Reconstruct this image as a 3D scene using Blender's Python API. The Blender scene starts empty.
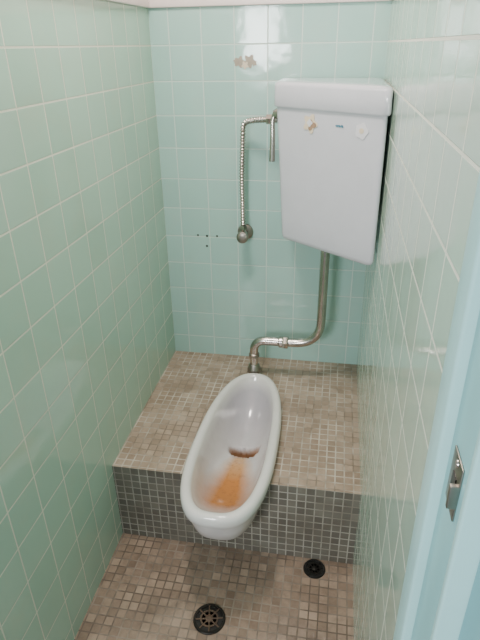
import bpy, bmesh, math
from mathutils import Vector, Matrix
S=bpy.context.scene
W=0.758; TOPZ=1.567; CEIL=2.25; PZ=0.295; PY=-0.715; T=0.108

# ---------------------------------------------------------------- materials
class NT:
    def __init__(s,name):
        s.m=bpy.data.materials.new(name); s.m.use_nodes=True
        s.t=s.m.node_tree; s.n=s.t.nodes; s.l=s.t.links
        s.b=s.n["Principled BSDF"]
    def node(s,typ,**kw):
        nd=s.n.new(typ)
        for k,v in kw.items():
            if k.startswith("i_"): nd.inputs[k[2:].replace("_"," ")].default_value=v
            else: setattr(nd,k,v)
        return nd
    def link(s,a,b): s.l.new(a,b)
    def noise(s,vec,scale,detail=3,rough=.6):
        n=s.node("ShaderNodeTexNoise"); n.inputs["Scale"].default_value=scale
        n.inputs["Detail"].default_value=detail; n.inputs["Roughness"].default_value=rough
        s.link(vec,n.inputs["Vector"]); return n.outputs["Fac"]
    def ramp(s,fac,lo,hi,a=0.,b=1.):
        n=s.node("ShaderNodeMapRange"); n.inputs[1].default_value=lo; n.inputs[2].default_value=hi
        n.inputs[3].default_value=a; n.inputs[4].default_value=b
        s.link(fac,n.inputs[0]); return n.outputs[0]
    def math(s,op,a,b=None,c=None):
        n=s.node("ShaderNodeMath",operation=op)
        for i,v in enumerate((a,b,c)):
            if v is None: continue
            if isinstance(v,(int,float)): n.inputs[i].default_value=v
            else: s.link(v,n.inputs[i])
        return n.outputs[0]
    def mix(s,fac,a,b,mode="MIX"):
        n=s.node("ShaderNodeMix",data_type="RGBA",blend_type=mode)
        if isinstance(fac,(int,float)): n.inputs[0].default_value=fac
        else: s.link(fac,n.inputs[0])
        for i,v in ((6,a),(7,b)):
            if isinstance(v,tuple): n.inputs[i].default_value=(*v,1) if len(v)==3 else v
            else: s.link(v,n.inputs[i])
        return n.outputs[2]
    def bump(s,h,strength=.3,dist=.002,normal=None):
        n=s.node("ShaderNodeBump"); n.inputs["Strength"].default_value=strength
        n.inputs["Distance"].default_value=dist; s.link(h,n.inputs["Height"])
        if normal is not None: s.link(normal,n.inputs["Normal"])
        return n.outputs[0]
def srgb(r,g,b):
    f=lambda c:(c/255/12.92) if c/255<=.04045 else ((c/255+.055)/1.055)**2.4
    return (f(r),f(g),f(b))
def simple(name,col,rough=.5,metal=0.,noise=0.,coat=0.):
    t=NT(name); c=t.node("ShaderNodeTexCoord").outputs["Object"]
    t.b.inputs["Roughness"].default_value=rough; t.b.inputs["Metallic"].default_value=metal
    t.b.inputs["Coat Weight"].default_value=coat; t.b.inputs["Coat Roughness"].default_value=.08
    f=t.ramp(t.noise(c,14,4),.35,.7)
    d=tuple(x*(1-noise) for x in col)
    t.link(t.mix(f,tuple(col),d),t.b.inputs["Base Color"])
    return t.m

def tile_mat(name,tile,tile2,grout,size,mortar,off,rough=.12,plaster=None,dirt=None,dirtamt=.3,bumpd=.0012,var=.06,wav=.25,groutvar=None,dirtscale=9,dirtlo=.42):
    t=NT(name)
    uv=t.node("ShaderNodeTexCoord").outputs["UV"]
    ob=t.node("ShaderNodeTexCoord").outputs["Object"]
    mp=t.node("ShaderNodeMapping"); mp.inputs["Location"].default_value=(-off[0],-off[1],0); t.link(uv,mp.inputs[0])
    br=t.node("ShaderNodeTexBrick",offset=0.,squash=1.)
    br.inputs["Scale"].default_value=1; br.inputs["Brick Width"].default_value=size; br.inputs["Row Height"].default_value=size
    br.inputs["Mortar Size"].default_value=mortar; br.inputs["Mortar Smooth"].default_value=.25; br.inputs["Bias"].default_value=0
    br.inputs["Color1"].default_value=(0,0,0,1); br.inputs["Color2"].default_value=(1,1,1,1); br.inputs["Mortar"].default_value=(.5,.5,.5,1)
    t.link(mp.outputs[0],br.inputs["Vector"])
    dv=t.node("ShaderNodeVectorMath",operation="DIVIDE"); t.link(mp.outputs[0],dv.inputs[0]); dv.inputs[1].default_value=(size,size,1)
    fl=t.node("ShaderNodeVectorMath",operation="FLOOR"); t.link(dv.outputs[0],fl.inputs[0])
    wn=t.node("ShaderNodeTexWhiteNoise",noise_dimensions="2D"); t.link(fl.outputs[0],wn.inputs["Vector"])
    rnd=wn.outputs["Value"]
    base=t.mix(rnd,tile,tile2)
    if dirt:
        n2=t.noise(ob,dirtscale,6,.7)
        base=t.mix(t.math("MULTIPLY",t.ramp(n2,dirtlo,dirtlo+.26),dirtamt),base,dirt)
    g=grout
    if groutvar: g=t.mix(t.ramp(t.noise(ob,7,4),.42,.6),grout,groutvar)
    col=t.mix(br.outputs["Fac"],base,g)
    rg=t.ramp(br.outputs["Fac"],0,1,rough,.7)
    h=t.math("MULTIPLY",br.outputs["Fac"],-1.)
    if plaster:
        sp=t.node("ShaderNodeSeparateXYZ"); t.link(ob,sp.inputs[0])
        up=t.math("GREATER_THAN",sp.outputs[2],TOPZ)
        col=t.mix(up,col,plaster)
        rg=t.math("MAXIMUM",rg,t.math("MULTIPLY",up,.7))
        h=t.math("MULTIPLY",h,t.math("SUBTRACT",1.,up))
    t.link(col,t.b.inputs["Base Color"]); t.link(rg,t.b.inputs["Roughness"])
    # each glazed tile is slightly pillowed and tilted
    jit=t.node("ShaderNodeVectorMath",operation="SUBTRACT"); t.link(wn.outputs["Color"],jit.inputs[0]); jit.inputs[1].default_value=(.5,.5,.5)
    sc=t.node("ShaderNodeVectorMath",operation="SCALE"); t.link(jit.outputs[0],sc.inputs[0]); sc.inputs["Scale"].default_value=.028
    geo=t.node("ShaderNodeNewGeometry")
    ad=t.node("ShaderNodeVectorMath",operation="ADD"); t.link(geo.outputs["Normal"],ad.inputs[0]); t.link(sc.outputs[0],ad.inputs[1])
    nz=t.node("ShaderNodeVectorMath",operation="NORMALIZE"); t.link(ad.outputs[0],nz.inputs[0])
    nb=t.bump(t.noise(ob,11,2),wav,.004,nz.outputs[0])
    nb2=t.bump(h,.8,bumpd,nb)
    t.link(nb2,t.b.inputs["Normal"])
    return t.m

PL=srgb(232,222,218)
M_left=tile_mat("tile_green_left",srgb(170,201,182),srgb(163,195,176),srgb(214,216,198),T,.0024,(0,.0525),.09,PL,srgb(190,192,166),.3,dirtscale=5,dirtlo=.5)
M_back=tile_mat("tile_aqua_back",srgb(170,206,196),srgb(163,200,190),srgb(204,222,212),T,.0022,(.064,.0525),.09,PL,srgb(192,198,182),.3,dirtscale=5,dirtlo=.5)
M_right=tile_mat("tile_green_right",srgb(182,208,190),srgb(175,202,184),srgb(224,226,212),T,.0026,(0,.0525),.08,PL,srgb(200,202,178),.3,dirtscale=5,dirtlo=.5)
M_plat=tile_mat("mosaic_tan",srgb(184,163,144),srgb(156,136,119),srgb(124,107,92),.0272,.0022,(0.004,0.0),.24,None,srgb(120,98,80),.6,.0006,.2,.1,srgb(198,187,172))
M_rise=tile_mat("mosaic_grey",srgb(130,125,114),srgb(108,104,96),srgb(180,174,162),.0272,.0020,(0.004,.023),.26,None,srgb(92,82,72),.5,.0006,.2,.1,srgb(138,129,117))
M_floor=tile_mat("mosaic_floor",srgb(172,150,131),srgb(138,118,102),srgb(100,86,74),.0272,.0022,(0.006,0.004),.2,None,srgb(94,78,66),.6,.0006,.2,.1,srgb(146,132,118))
M_ceil=simple("ceiling_paint",srgb(230,225,220),.7,0,.05)
M_trim=simple("trim_cream",srgb(232,218,212),.35,0,.05)
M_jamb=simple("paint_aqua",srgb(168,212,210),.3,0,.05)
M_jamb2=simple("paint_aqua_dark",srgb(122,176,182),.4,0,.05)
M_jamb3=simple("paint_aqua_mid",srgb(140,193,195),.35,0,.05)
M_chrome=simple("chrome_worn",srgb(200,192,184),.22,1.,.25)
M_steel=simple("steel_dull",srgb(165,157,148),.38,1.,.35)
M_tank=simple("porcelain_tank",srgb(204,203,210),.12,0,.05,.4)
M_black=simple("rubber_black",srgb(22,22,20),.35)
M_iron=simple("drain_iron",srgb(46,44,40),.4,.6,.4)
M_rust=simple("rust_brown",srgb(96,76,60),.7,0,.4)
M_hole=simple("plug_dark",srgb(40,36,30),.8)
M_stk=simple("sticker_cream",srgb(222,206,180),.5,0,.2)
M_stkb=simple("sticker_brown",srgb(160,130,104),.6,0,.4)
M_stk2=simple("sticker_blue",srgb(70,120,140),.5)
M_stkw=simple("sticker_white",srgb(214,212,216),.5)
M_wallstk=simple("sticker_residue",srgb(180,168,152),.7,0,.3)

def bowl_mat():
    t=NT("porcelain_bowl"); ob=t.node("ShaderNodeTexCoord").outputs["Object"]
    sp=t.node("ShaderNodeSeparateXYZ"); t.link(ob,sp.inputs[0]); x,y,z=sp.outputs
    n=t.noise(ob,22,5,.65); n2=t.noise(ob,7,4); n3=t.noise(ob,60,4,.6)
    base=t.mix(t.ramp(n2,.35,.7),srgb(230,227,222),srgb(222,218,212))
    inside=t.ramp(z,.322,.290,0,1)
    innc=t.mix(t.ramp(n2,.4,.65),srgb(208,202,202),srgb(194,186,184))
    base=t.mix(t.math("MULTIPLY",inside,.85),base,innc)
    base=t.mix(t.math("MULTIPLY",t.math("MULTIPLY",inside,t.ramp(y,-.50,-.30)),.65),base,srgb(166,161,171))  # shadow on the far inner slope, painted into the porcelain as lavender grey
    v=t.math("DIVIDE",t.math("SUBTRACT",-.500,y),.36)
    vc=t.math("MINIMUM",t.math("MAXIMUM",v,0.),1.)
    hw=t.math("ADD",.028,t.math("MULTIPLY",vc,.110))
    u=t.math("DIVIDE",t.math("ABSOLUTE",t.math("SUBTRACT",x,t.math("SUBTRACT",.372,t.math("MULTIPLY",vc,.014)))),hw)
    u=t.math("ADD",u,t.math("MULTIPLY",t.math("SUBTRACT",n,.5),.3))
    mu=t.ramp(u,.30,1.1,1,0)
    v2=t.math("ADD",v,t.math("MULTIPLY",t.math("SUBTRACT",n,.5),.15))
    mv=t.math("MULTIPLY",t.ramp(v2,-.05,.08),t.ramp(v2,.72,1.0,1,0))
    low=t.ramp(z,.31,.25)
    st=t.math("MULTIPLY",t.math("MULTIPLY",mu,mv),low)
    oc=t.mix(t.ramp(v2,.08,.42),srgb(214,172,128),srgb(194,122,58))
    oc=t.mix(t.math("MULTIPLY",t.ramp(n3,.5,.75),.7),oc,srgb(160,98,50))
    base=t.mix(st,base,oc)
    dx=t.math("DIVIDE",t.math("SUBTRACT",x,.378),.054); dy=t.math("DIVIDE",t.math("SUBTRACT",y,-.480),.028)
    r=t.math("SQRT",t.math("ADD",t.math("MULTIPLY",dx,dx),t.math("MULTIPLY",dy,dy)))
    r=t.math("ADD",r,t.math("MULTIPLY",t.math("SUBTRACT",n,.5),.4))
    m=t.math("MULTIPLY",t.ramp(r,.85,1.1,1,0),t.ramp(z,.3,.28))
    base=t.mix(m,base,t.mix(t.ramp(r,.35,.8),srgb(60,44,34),srgb(158,116,86)))
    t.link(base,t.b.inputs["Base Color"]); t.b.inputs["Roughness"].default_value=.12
    t.b.inputs["Coat Weight"].default_value=.3
    return t.m
M_bowl=bowl_mat()

# ---------------------------------------------------------------- helpers
def link(ob,parent=None):
    S.collection.objects.link(ob)
    if parent: ob.parent=parent
    return ob
def empty(name):
    e=bpy.data.objects.new(name,None); e.empty_display_size=.05; return link(e)
def mesh_obj(name,bm,mat,parent=None,smooth=False,angle=None):
    bmesh.ops.recalc_face_normals(bm,faces=bm.faces)
    me=bpy.data.meshes.new(name); bm.to_mesh(me); bm.free()
    for m in (mat if isinstance(mat,list) else [mat]): me.materials.append(m)
    if smooth:
        for p in me.polygons: p.use_smooth=True
        if angle: me.set_sharp_from_angle(angle=math.radians(angle))
    return link(bpy.data.objects.new(name,me),parent)
def uvbox(me):
    uv=me.uv_layers.new(name="UVMap") if not me.uv_layers else me.uv_layers[0]
    for p in me.polygons:
        n=p.normal; a=[abs(c) for c in n]; k=a.index(max(a))
        for li in p.loop_indices:
            c=me.vertices[me.loops[li].vertex_index].co
            uv.data[li].uv=(c.y,c.z) if k==0 else ((c.x,c.z) if k==1 else (c.x,c.y))
def box(name,a,b,mat,parent=None,bevel=0.):
    bm=bmesh.new(); bmesh.ops.create_cube(bm,size=1)
    for v in bm.verts:
        v.co=Vector([(a[i]+b[i])/2+v.co[i]*(b[i]-a[i]) for i in range(3)])
    if bevel: bmesh.ops.bevel(bm,geom=bm.edges[:],offset=bevel,segments=3,affect="EDGES",profile=.5)
    o=mesh_obj(name,bm,mat,parent,bool(bevel),40); uvbox(o.data); return o
def loft(bm,rings,cap0=True,cap1=True,closed=True):
    vs=[[bm.verts.new(p) for p in r] for r in rings]
    n=len(vs[0])
    for i in range(len(vs)-1):
        for j in range(n if closed else n-1):
            k=(j+1)%n
            bm.faces.new((vs[i][j],vs[i][k],vs[i+1][k],vs[i+1][j]))
    if cap0: bm.faces.new(vs[0][::-1])
    if cap1: bm.faces.new(vs[-1])
    return vs
def fillet(pts,rad,seg=8):
    out=[Vector(pts[0])]
    for i in range(1,len(pts)-1):
        p=Vector(pts[i]); a=(Vector(pts[i-1])-p); b=(Vector(pts[i+1])-p)
        r=rad[i-1] if isinstance(rad,(list,tuple)) else rad
        ang=a.angle(b); d=min(r/math.tan(ang/2),a.length*.49,b.length*.49)
        s=p+a.normalized()*d; e=p+b.normalized()*d
        for k in range(seg+1):
            t=k/seg; out.append((1-t)**2*s+2*t*(1-t)*p+t*t*e)
    out.append(Vector(pts[-1])); return out
def resample(pts,step):
    out=[pts[0]]; acc=0
    for i in range(len(pts)-1):
        a,b=pts[i],pts[i+1]; L=(b-a).length; d=step-acc
        while d<=L:
            out.append(a.lerp(b,d/L)); d+=step
        acc=L-(d-step)
    return out
def tube(name,pts,r,mat,parent=None,seg=20,rf=None):
    bm=bmesh.new(); rings=[]; up=None
    for i,p in enumerate(pts):
        t=(pts[min(i+1,len(pts)-1)]-pts[max(i-1,0)]).normalized()
        if up is None: up=t.orthogonal().normalized()
        up=(up-t*up.dot(t)).normalized(); s=t.cross(up)
        rr=rf(i) if rf else r
        rings.append([p+(up*math.cos(2*math.pi*k/seg)+s*math.sin(2*math.pi*k/seg))*rr for k in range(seg)])
    loft(bm,rings); return mesh_obj(name,bm,mat,parent,True,50)
def lathe(name,c,axis,prof,mat,parent=None,seg=32):
    """prof: list of (radius, distance along axis)"""
    ax=Vector(axis).normalized(); u=ax.orthogonal().normalized(); v=ax.cross(u); c=Vector(c)
    bm=bmesh.new()
    rings=[[c+ax*h+(u*math.cos(2*math.pi*k/seg)+v*math.sin(2*math.pi*k/seg))*r for k in range(seg)] for r,h in prof]
    loft(bm,rings); return mesh_obj(name,bm,mat,parent,True,35)
def hexa(name,c,axis,r,h,mat,parent=None):
    return lathe(name,c,axis,[(r*.93,0),(r,h*.12),(r,h*.88),(r*.93,h)],mat,parent,seg=6)

# ---------------------------------------------------------------- room shell
YF=-1.540; YO=-2.6
box("floor",(-.1,YO,-.08),(W+.35,.1,0),M_floor)
box("wall_back",(-.1,0,0),(W+.1,.1,CEIL),M_back)
box("wall_left",(-.1,-1.80,0),(0,0,CEIL),M_left)
box("wall_right",(W,YF,0),(W+.1,0,CEIL),M_right)
box("ceiling",(-.1,-1.80,CEIL),(W+.3,.1,CEIL+.06),M_ceil)
box("trim_1",(0,-.010,TOPZ-.004),(W,0,TOPZ+.022),M_trim,None,.003)
box("trim_2",(0,YF,TOPZ-.004),(.010,-.010,TOPZ+.022),M_trim,None,.003)
box("trim_3",(W-.010,YF,TOPZ-.004),(W,-.010,TOPZ+.022),M_trim,None,.003)

# ---------------------------------------------------------------- toilet geometry
CX=.372; Y0,Y1=-.908,-.178; NEXP=2.8; N=96; A=.134
def outl(a,y0,y1,z):
    """egg: wider toward the near (user) end"""
    cy=(y0+y1)/2; b=(y1-y0)/2; out=[]
    for k in range(N):
        t=2*math.pi*k/N; c,s=math.cos(t),math.sin(t)
        ne=NEXP if s<0 else 2.4
        yy=math.copysign(abs(s)**(2/ne),s)
        aa=a*(1-.06*yy)
        out.append(Vector((CX-.004+.006*yy+aa*math.copysign(abs(c)**(2/ne),c),cy+b*yy,z)))
    return out
def outline(d,z): return outl(A-d,Y0+d,Y1-d,z)
body=[(.045,-.66,-.28,.110),(.064,-.725,-.26,.125),(.083,-.800,-.24,.155),(.099,-.850,-.225,.190),(.110,-.876,-.210,.222),(.116,-.889,-.200,.258),(.119,-.893,-.195,.297)]
plat=box("floor_step",(0,PY,0),(W,0,PZ),[M_plat,M_rise])
bm=bmesh.new(); g=.0015
rr=[outl(a+g,y0-g,y1+g,z-.001) for a,y0,y1,z in body]+[outl(.1205,-.8945,-.1935,.40)]
loft(bm,rr); cut=mesh_obj("cutter",bm,M_plat)
md=plat.modifiers.new("b","BOOLEAN"); md.object=cut; md.operation="DIFFERENCE"; md.solver="EXACT"
dg=bpy.context.evaluated_depsgraph_get(); nm=bpy.data.meshes.new_from_object(plat.evaluated_get(dg))
plat.modifiers.clear(); plat.data=nm; bpy.data.objects.remove(cut)
while len(nm.materials)<2: nm.materials.append(M_rise)
for p in nm.polygons: p.material_index=0 if p.normal.z>.7 else 1
nm.materials[0]=M_plat; nm.materials[1]=M_rise
uvbox(nm)

toilet=empty("squat_toilet")
bm=bmesh.new()
rings=[outl(*b) for b in body]
rings+=[outline(.003,.2965),outline(.0,.300),outline(-.001,.312),outline(0,.324),outline(.004,.332),outline(.010,.3355),outline(.018,.336),outline(.025,.3335),outline(.030,.328),outline(.032,.320)]
inner=outline(.032,.320)
C=Vector((.372,-.50,0))
def smooth(t): t=max(0,min(1,t)); return t*t*(3-2*t)
K=30
for i in range(1,K+1):
    s=1-i/K*.985
    r=[]
    for q in inner:
        x=C.x+s*(q.x-C.x); y=C.y+s*(q.y-C.y)
        w=smooth((y+.58)/.14)
        dep=.098*(1-s**5)*(1-w)+.132*(1-s**2.6)*w
        e=math.hypot((x-.376)/.052,(y+.482)/.030)
        dep+=.045*smooth((1.15-e)/.5)
        r.append(Vector((x,y,.320-dep)))
    rings.append(r)
loft(bm,rings)
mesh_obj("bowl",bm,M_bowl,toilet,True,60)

# ---------------------------------------------------------------- flush pipe
fp=empty("flush_pipe")
py=-.147
pts=fillet([(.609,py,.872),(.609,py,.458),(.362,py,.458),(.362,py,.300)],[.10,.045],12)
tube("pipe",pts,.0165,M_chrome,fp,24)
lathe("inlet_boss",(.362,py,PZ),(0,0,1),[(.025,0),(.025,.018),(.021,.024)],M_bowl,fp)
hexa("coupling_nut",(.470,py-.001,.458),(1,0,0),.024,.022,M_chrome,fp)
lathe("coupling_ring",(.455,py-.001,.458),(1,0,0),[(.017,0),(.021,.003),(.021,.015),(.017,.018)],M_chrome,fp)
lathe("spud_nut",(.362,py,.318),(0,0,1),[(.025,0),(.026,.004),(.026,.018),(.022,.024),(.021,.034),(.018,.038)],M_steel,fp)
lathe("elbow_collar",(.362,py,.385),(0,0,1),[(.017,0),(.0205,.003),(.0205,.014),(.017,.017)],M_steel,fp)
lathe("tank_nut",(.609,py,.842),(0,0,1),[(.025,0),(.028,.003),(.028,.028),(.02,.031)],M_steel,fp)

# ---------------------------------------------------------------- cistern (corner tank)
tank=empty("corner_cistern")
def rpoly(P,R,z,off=0,seg=7):
    P=[Vector((x,y,0)) for x,y in P]; n=len(P)
    if off:
        Q=[]
        for i in range(n):
            a=(P[i]-P[i-1]).normalized(); b=(P[(i+1)%n]-P[i]).normalized()
            na=Vector((a.y,-a.x,0)); nb=Vector((b.y,-b.x,0)); m=(na+nb); m=m/ (1+na.dot(nb))
            Q.append(P[i]+m*off)
        P=Q
    out=[]
    for i in range(n):
        p=P[i]; a=(P[i-1]-p); b=(P[(i+1)%n]-p); ang=a.angle(b); d=(R[i])/math.tan(ang/2)
        s=p+a.normalized()*d; e=p+b.normalized()*d
        for k in range(seg+1):
            t=k/seg; q=(1-t)**2*s+2*t*(1-t)*p+t*t*e; out.append(Vector((q.x,q.y,z)))
    return out
top=[(.441,-.200),(.749,-.440),(.749,-.040),(.437,-.016)]
bot=[(.465,-.212),(.752,-.446),(.722,-.060),(.461,-.020)]
RD=[.03,.013,.02,.02]
def lerp(t): return [(bot[i][0]*(1-t)+top[i][0]*t,bot[i][1]*(1-t)+top[i][1]*t) for i in range(4)]
bm=bmesh.new(); zs0,zs1=.880,1.294
rg=[rpoly(lerp(0),[.006]*4,zs0,-.020),rpoly(lerp(0),[.010]*4,zs0+.002,-.012),rpoly(lerp(0),[.013]*4,zs0+.006,-.005),rpoly(lerp(0),RD,zs0+.012,-.0015)]
for k in range(0,9): rg.append(rpoly(lerp(k/8),RD,zs0+.020+(zs1-zs0-.020)*k/8))
loft(bm,rg); mesh_obj("tank_body",bm,M_tank,tank,True,40)
bm=bmesh.new(); LT=[(.437,-.202),(.752,-.447),(.752,-.030),(.433,-.012)]
RL=[.03,.018,.02,.02]
rg=[rpoly(LT,RL,1.292,.000),rpoly(LT,RL,1.290,.002),rpoly(LT,RL,1.294,.004),rpoly(LT,RL,1.346,.003),rpoly(LT,RL,1.352,.001),rpoly(LT,RL,1.356,-.004),rpoly(LT,RL,1.358,-.012),rpoly(LT,[.02]*4,1.359,-.06)]
loft(bm,rg); mesh_obj("tank_lid",bm,M_tank,tank,True,40)
Fa=Vector((.441,-.200,0)); Fb=Vector((.749,-.440,0)); fx=(Fb-Fa).normalized(); fn=Vector((fx.y,-fx.x,0))
def disc_on(name,o,ux,uy,n,rf,mat,parent,th=.0008,seg=60):
    bm=bmesh.new(); r0=[];r1=[]
    for k in range(seg):
        a=2*math.pi*k/seg; r=rf(a); p=o+ux*math.cos(a)*r+uy*math.sin(a)*r
        r0.append(p); r1.append(p+n*th)
    loft(bm,[r0,r1]); return mesh_obj(name,bm,mat,parent)
def fpt(t,z):
    k=(z-zs0-.020)/(zs1-zs0-.020); q=lerp(k); a=Vector((*q[0],z)); b=Vector((*q[1],z)); return a.lerp(b,t)+fn*.0010
uz=Vector((0,0,1))
o=fpt(.34,1.252)
disc_on("flower_sticker",o,fx,uz,fn,lambda a:.023+.005*math.cos(5*a+.4),M_stk,tank)
disc_on("flower_sticker_worn",o+fn*.0008+fx*.006-uz*.003,fx,uz,fn,lambda a:.013+.004*math.cos(3*a),M_stkb,tank)
disc_on("flower_sticker_core",o+fn*.0016-fx*.001+uz*.002,fx,uz,fn,lambda a:.009+.0015*math.cos(4*a),M_stkw,tank)
o=fpt(.80,1.248)
disc_on("round_sticker",o,fx,uz,fn,lambda a:.020+.002*math.cos(5*a),M_stkw,tank)
disc_on("round_sticker_core",o+fn*.0008,fx,uz,fn,lambda a:.007,M_stk,tank)
o=fpt(.61,1.254)
for i in range(3):
    disc_on("label_mark_%d"%(i+1),o+fx*(i-1)*.009,fx,uz*.8,fn,lambda a:.004+.001*math.cos(2*a+i),M_stk2,tank)
lathe("lever_boss",(.441,-.135,1.262),(-1,0,0),[(.017,0),(.018,.004),(.014,.012),(.010,.018)],M_chrome,tank)
lv=fillet([(.427,-.135,1.262),(.422,-.137,1.240),(.423,-.140,1.195),(.422,-.142,1.115)],.02)
lv=resample(lv,.006)
tube("lever_handle",lv,.006,M_chrome,tank,16,rf=lambda i:.0068+.0030*(i/len(lv)))

# ---------------------------------------------------------------- supply hose + valve
hs=empty("water_supply_hose")
hp=fillet([(.309,-.050,.876),(.307,-.050,1.05),(.314,-.050,1.228),(.360,-.070,1.236),(.392,-.085,1.239)],[.3,.045,.03],14)
hp=resample(hp,.0016)
tube("corrugated_hose",hp,.008,M_chrome,hs,16,rf=lambda i:.0085+.0020*math.sin(i*1.0))
tube("inlet_pipe",[Vector((.380,-.080,1.238)),Vector((.404,-.084,1.239)),Vector((.430,-.09,1.239))],.0095,M_chrome,hs,18)
hexa("inlet_nut",(.396,-.084,1.239),(1,0,0),.0165,.020,M_chrome,hs)
vv=empty("stop_valve")
lathe("escutcheon",(.309,0,.835),(0,-1,0),[(.030,0),(.029,.004),(.022,.009),(.013,.012)],M_steel,vv)
lathe("valve_body",(.309,-.008,.835),(0,-1,0),[(.012,0),(.012,.028),(.016,.030),(.016,.052),(.011,.055)],M_chrome,vv)
lathe("valve_handle",(.309,-.060,.835),(0,-1,0),[(.010,0),(.020,.003),(.022,.008),(.021,.014),(.015,.018),(.006,.019)],M_steel,vv)
lathe("valve_outlet",(.309,-.050,.842),(0,0,1),[(.010,0),(.010,.020)],M_chrome,vv)
hexa("valve_nut",(.309,-.050,.858),(0,0,1),.014,.017,M_chrome,vv)

# ---------------------------------------------------------------- wall marks
hl=empty("screw_holes")
for i,(x,z,r) in enumerate([(.126,.814,.004),(.161,.812,.0045),(.200,.813,.004),(.159,.772,.0045)]):
    lathe("hole_%d"%(i+1),(x,.0005,z),(0,-1,0),[(r,0),(r,.0012)],M_hole,hl,12)
st=empty("wall_sticker_residue")
for i,(dx,dz,r) in enumerate([(-.018,0,.015),(.015,.002,.017),(0,-.010,.010),(.030,-.004,.008),(-.030,.003,.007)]):
    disc_on("residue_%d"%(i+1),Vector((.314+dx,-.0004-i*.0003,1.405+dz)),Vector((1,0,0)),uz,Vector((0,-1,0)),lambda a,i=i,r=r:r*(1+.25*math.cos(5*a+i)),[M_wallstk,M_wallstk,M_stk,M_wallstk,M_wallstk][i],st)

# ---------------------------------------------------------------- floor drains
def drain(name,x,y,r,mats):
    e=empty(name)
    lathe("rim",(x,y,0),(0,0,1),[(r,0),(r,.003),(r*.96,.005),(r*.82,.0045),(r*.80,.001)],mats[0],e,40)
    lathe("well",(x,y,.0012),(0,0,1),[(r*.82,0),(r*.82,.0005)],M_black,e,40)
    for i in range(8):
        a=i*math.pi/4+.2
        c=Vector((x,y,.0035)); d=Vector((math.cos(a),math.sin(a),0))
        tube("spoke_%d"%(i+1),[c+d*r*.18,c+d*r*.84],r*.05,mats[1],e,8)
    lathe("ring",(x,y,.002),(0,0,1),[(r*.56,0),(r*.56,.003),(r*.47,.003),(r*.47,0)],mats[1],e,40)
    lathe("hub",(x,y,.0015),(0,0,1),[(r*.24,0),(r*.24,.004),(r*.14,.0055)],mats[1],e,24)
drain("floor_drain",.355,-.965,.046,(M_iron,M_rust))
drain("floor_drain",.641,-.752,.034,(M_black,M_iron))

# ---------------------------------------------------------------- door frame (right)
df=empty("door_1")
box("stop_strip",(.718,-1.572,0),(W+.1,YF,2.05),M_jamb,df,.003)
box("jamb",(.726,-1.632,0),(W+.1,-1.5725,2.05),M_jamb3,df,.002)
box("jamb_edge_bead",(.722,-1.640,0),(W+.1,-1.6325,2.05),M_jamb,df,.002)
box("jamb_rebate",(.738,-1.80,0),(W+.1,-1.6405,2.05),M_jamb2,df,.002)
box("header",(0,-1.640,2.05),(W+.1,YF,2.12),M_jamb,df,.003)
box("wall_front",(0,-1.80,2.12),(W+.1,YF,CEIL),M_ceil)
sk=empty("strike_plate")
box("plate",(.7245,-1.615,1.156),(.7260,-1.588,1.202),M_steel,sk,.0006)
box("keeper_lip",(.719,-1.6155,1.168),(.7252,-1.6115,1.188),M_steel,sk,.0006)
box("keeper_slot",(.7238,-1.607,1.169),(.7246,-1.597,1.187),M_black,sk)
for i,z in enumerate((1.161,1.197)):
    lathe("screw_%d"%(i+1),(.7246,-1.602,z),(-1,0,0),[(.003,0),(.0025,.001)],M_chrome,sk,14)

# ---------------------------------------------------------------- lights
def area(name,loc,rot,sx,sy,power,col):
    l=bpy.data.lights.new(name,"AREA"); l.shape="RECTANGLE"; l.size=sx; l.size_y=sy; l.energy=power; l.color=col
    o=bpy.data.objects.new(name,l); o.location=loc; o.rotation_euler=rot; link(o); return o
area("ceiling_light",(.24,-.70,2.22),(0,0,0),.22,.22,16,(1,.94,.87))
area("daylight_window",(-.12,-2.9,1.50),(math.radians(88),0,math.radians(-8)),.5,.45,36,(.97,.98,1))
w=bpy.data.worlds.new("world"); S.world=w; w.use_nodes=True
w.node_tree.nodes["Background"].inputs[0].default_value=(.64,.80,1,1)
w.node_tree.nodes["Background"].inputs[1].default_value=.52

# ---------------------------------------------------------------- camera
cam=bpy.data.cameras.new("camera"); co=bpy.data.objects.new("camera",cam); link(co); S.camera=co
right=Vector((.9849,.1721,-.0156)); fwd=Vector((-.1603,.8757,-.4555)).normalized()
up=right.cross(fwd).normalized(); right=fwd.cross(up).normalized()
m=Matrix((right,up,-fwd)).transposed().to_4x4(); m.translation=Vector((.6307,-1.903,1.4526)); co.matrix_world=m
cam.sensor_fit="VERTICAL"; cam.sensor_height=24; cam.lens=536.4659*24/640; cam.clip_start=.01
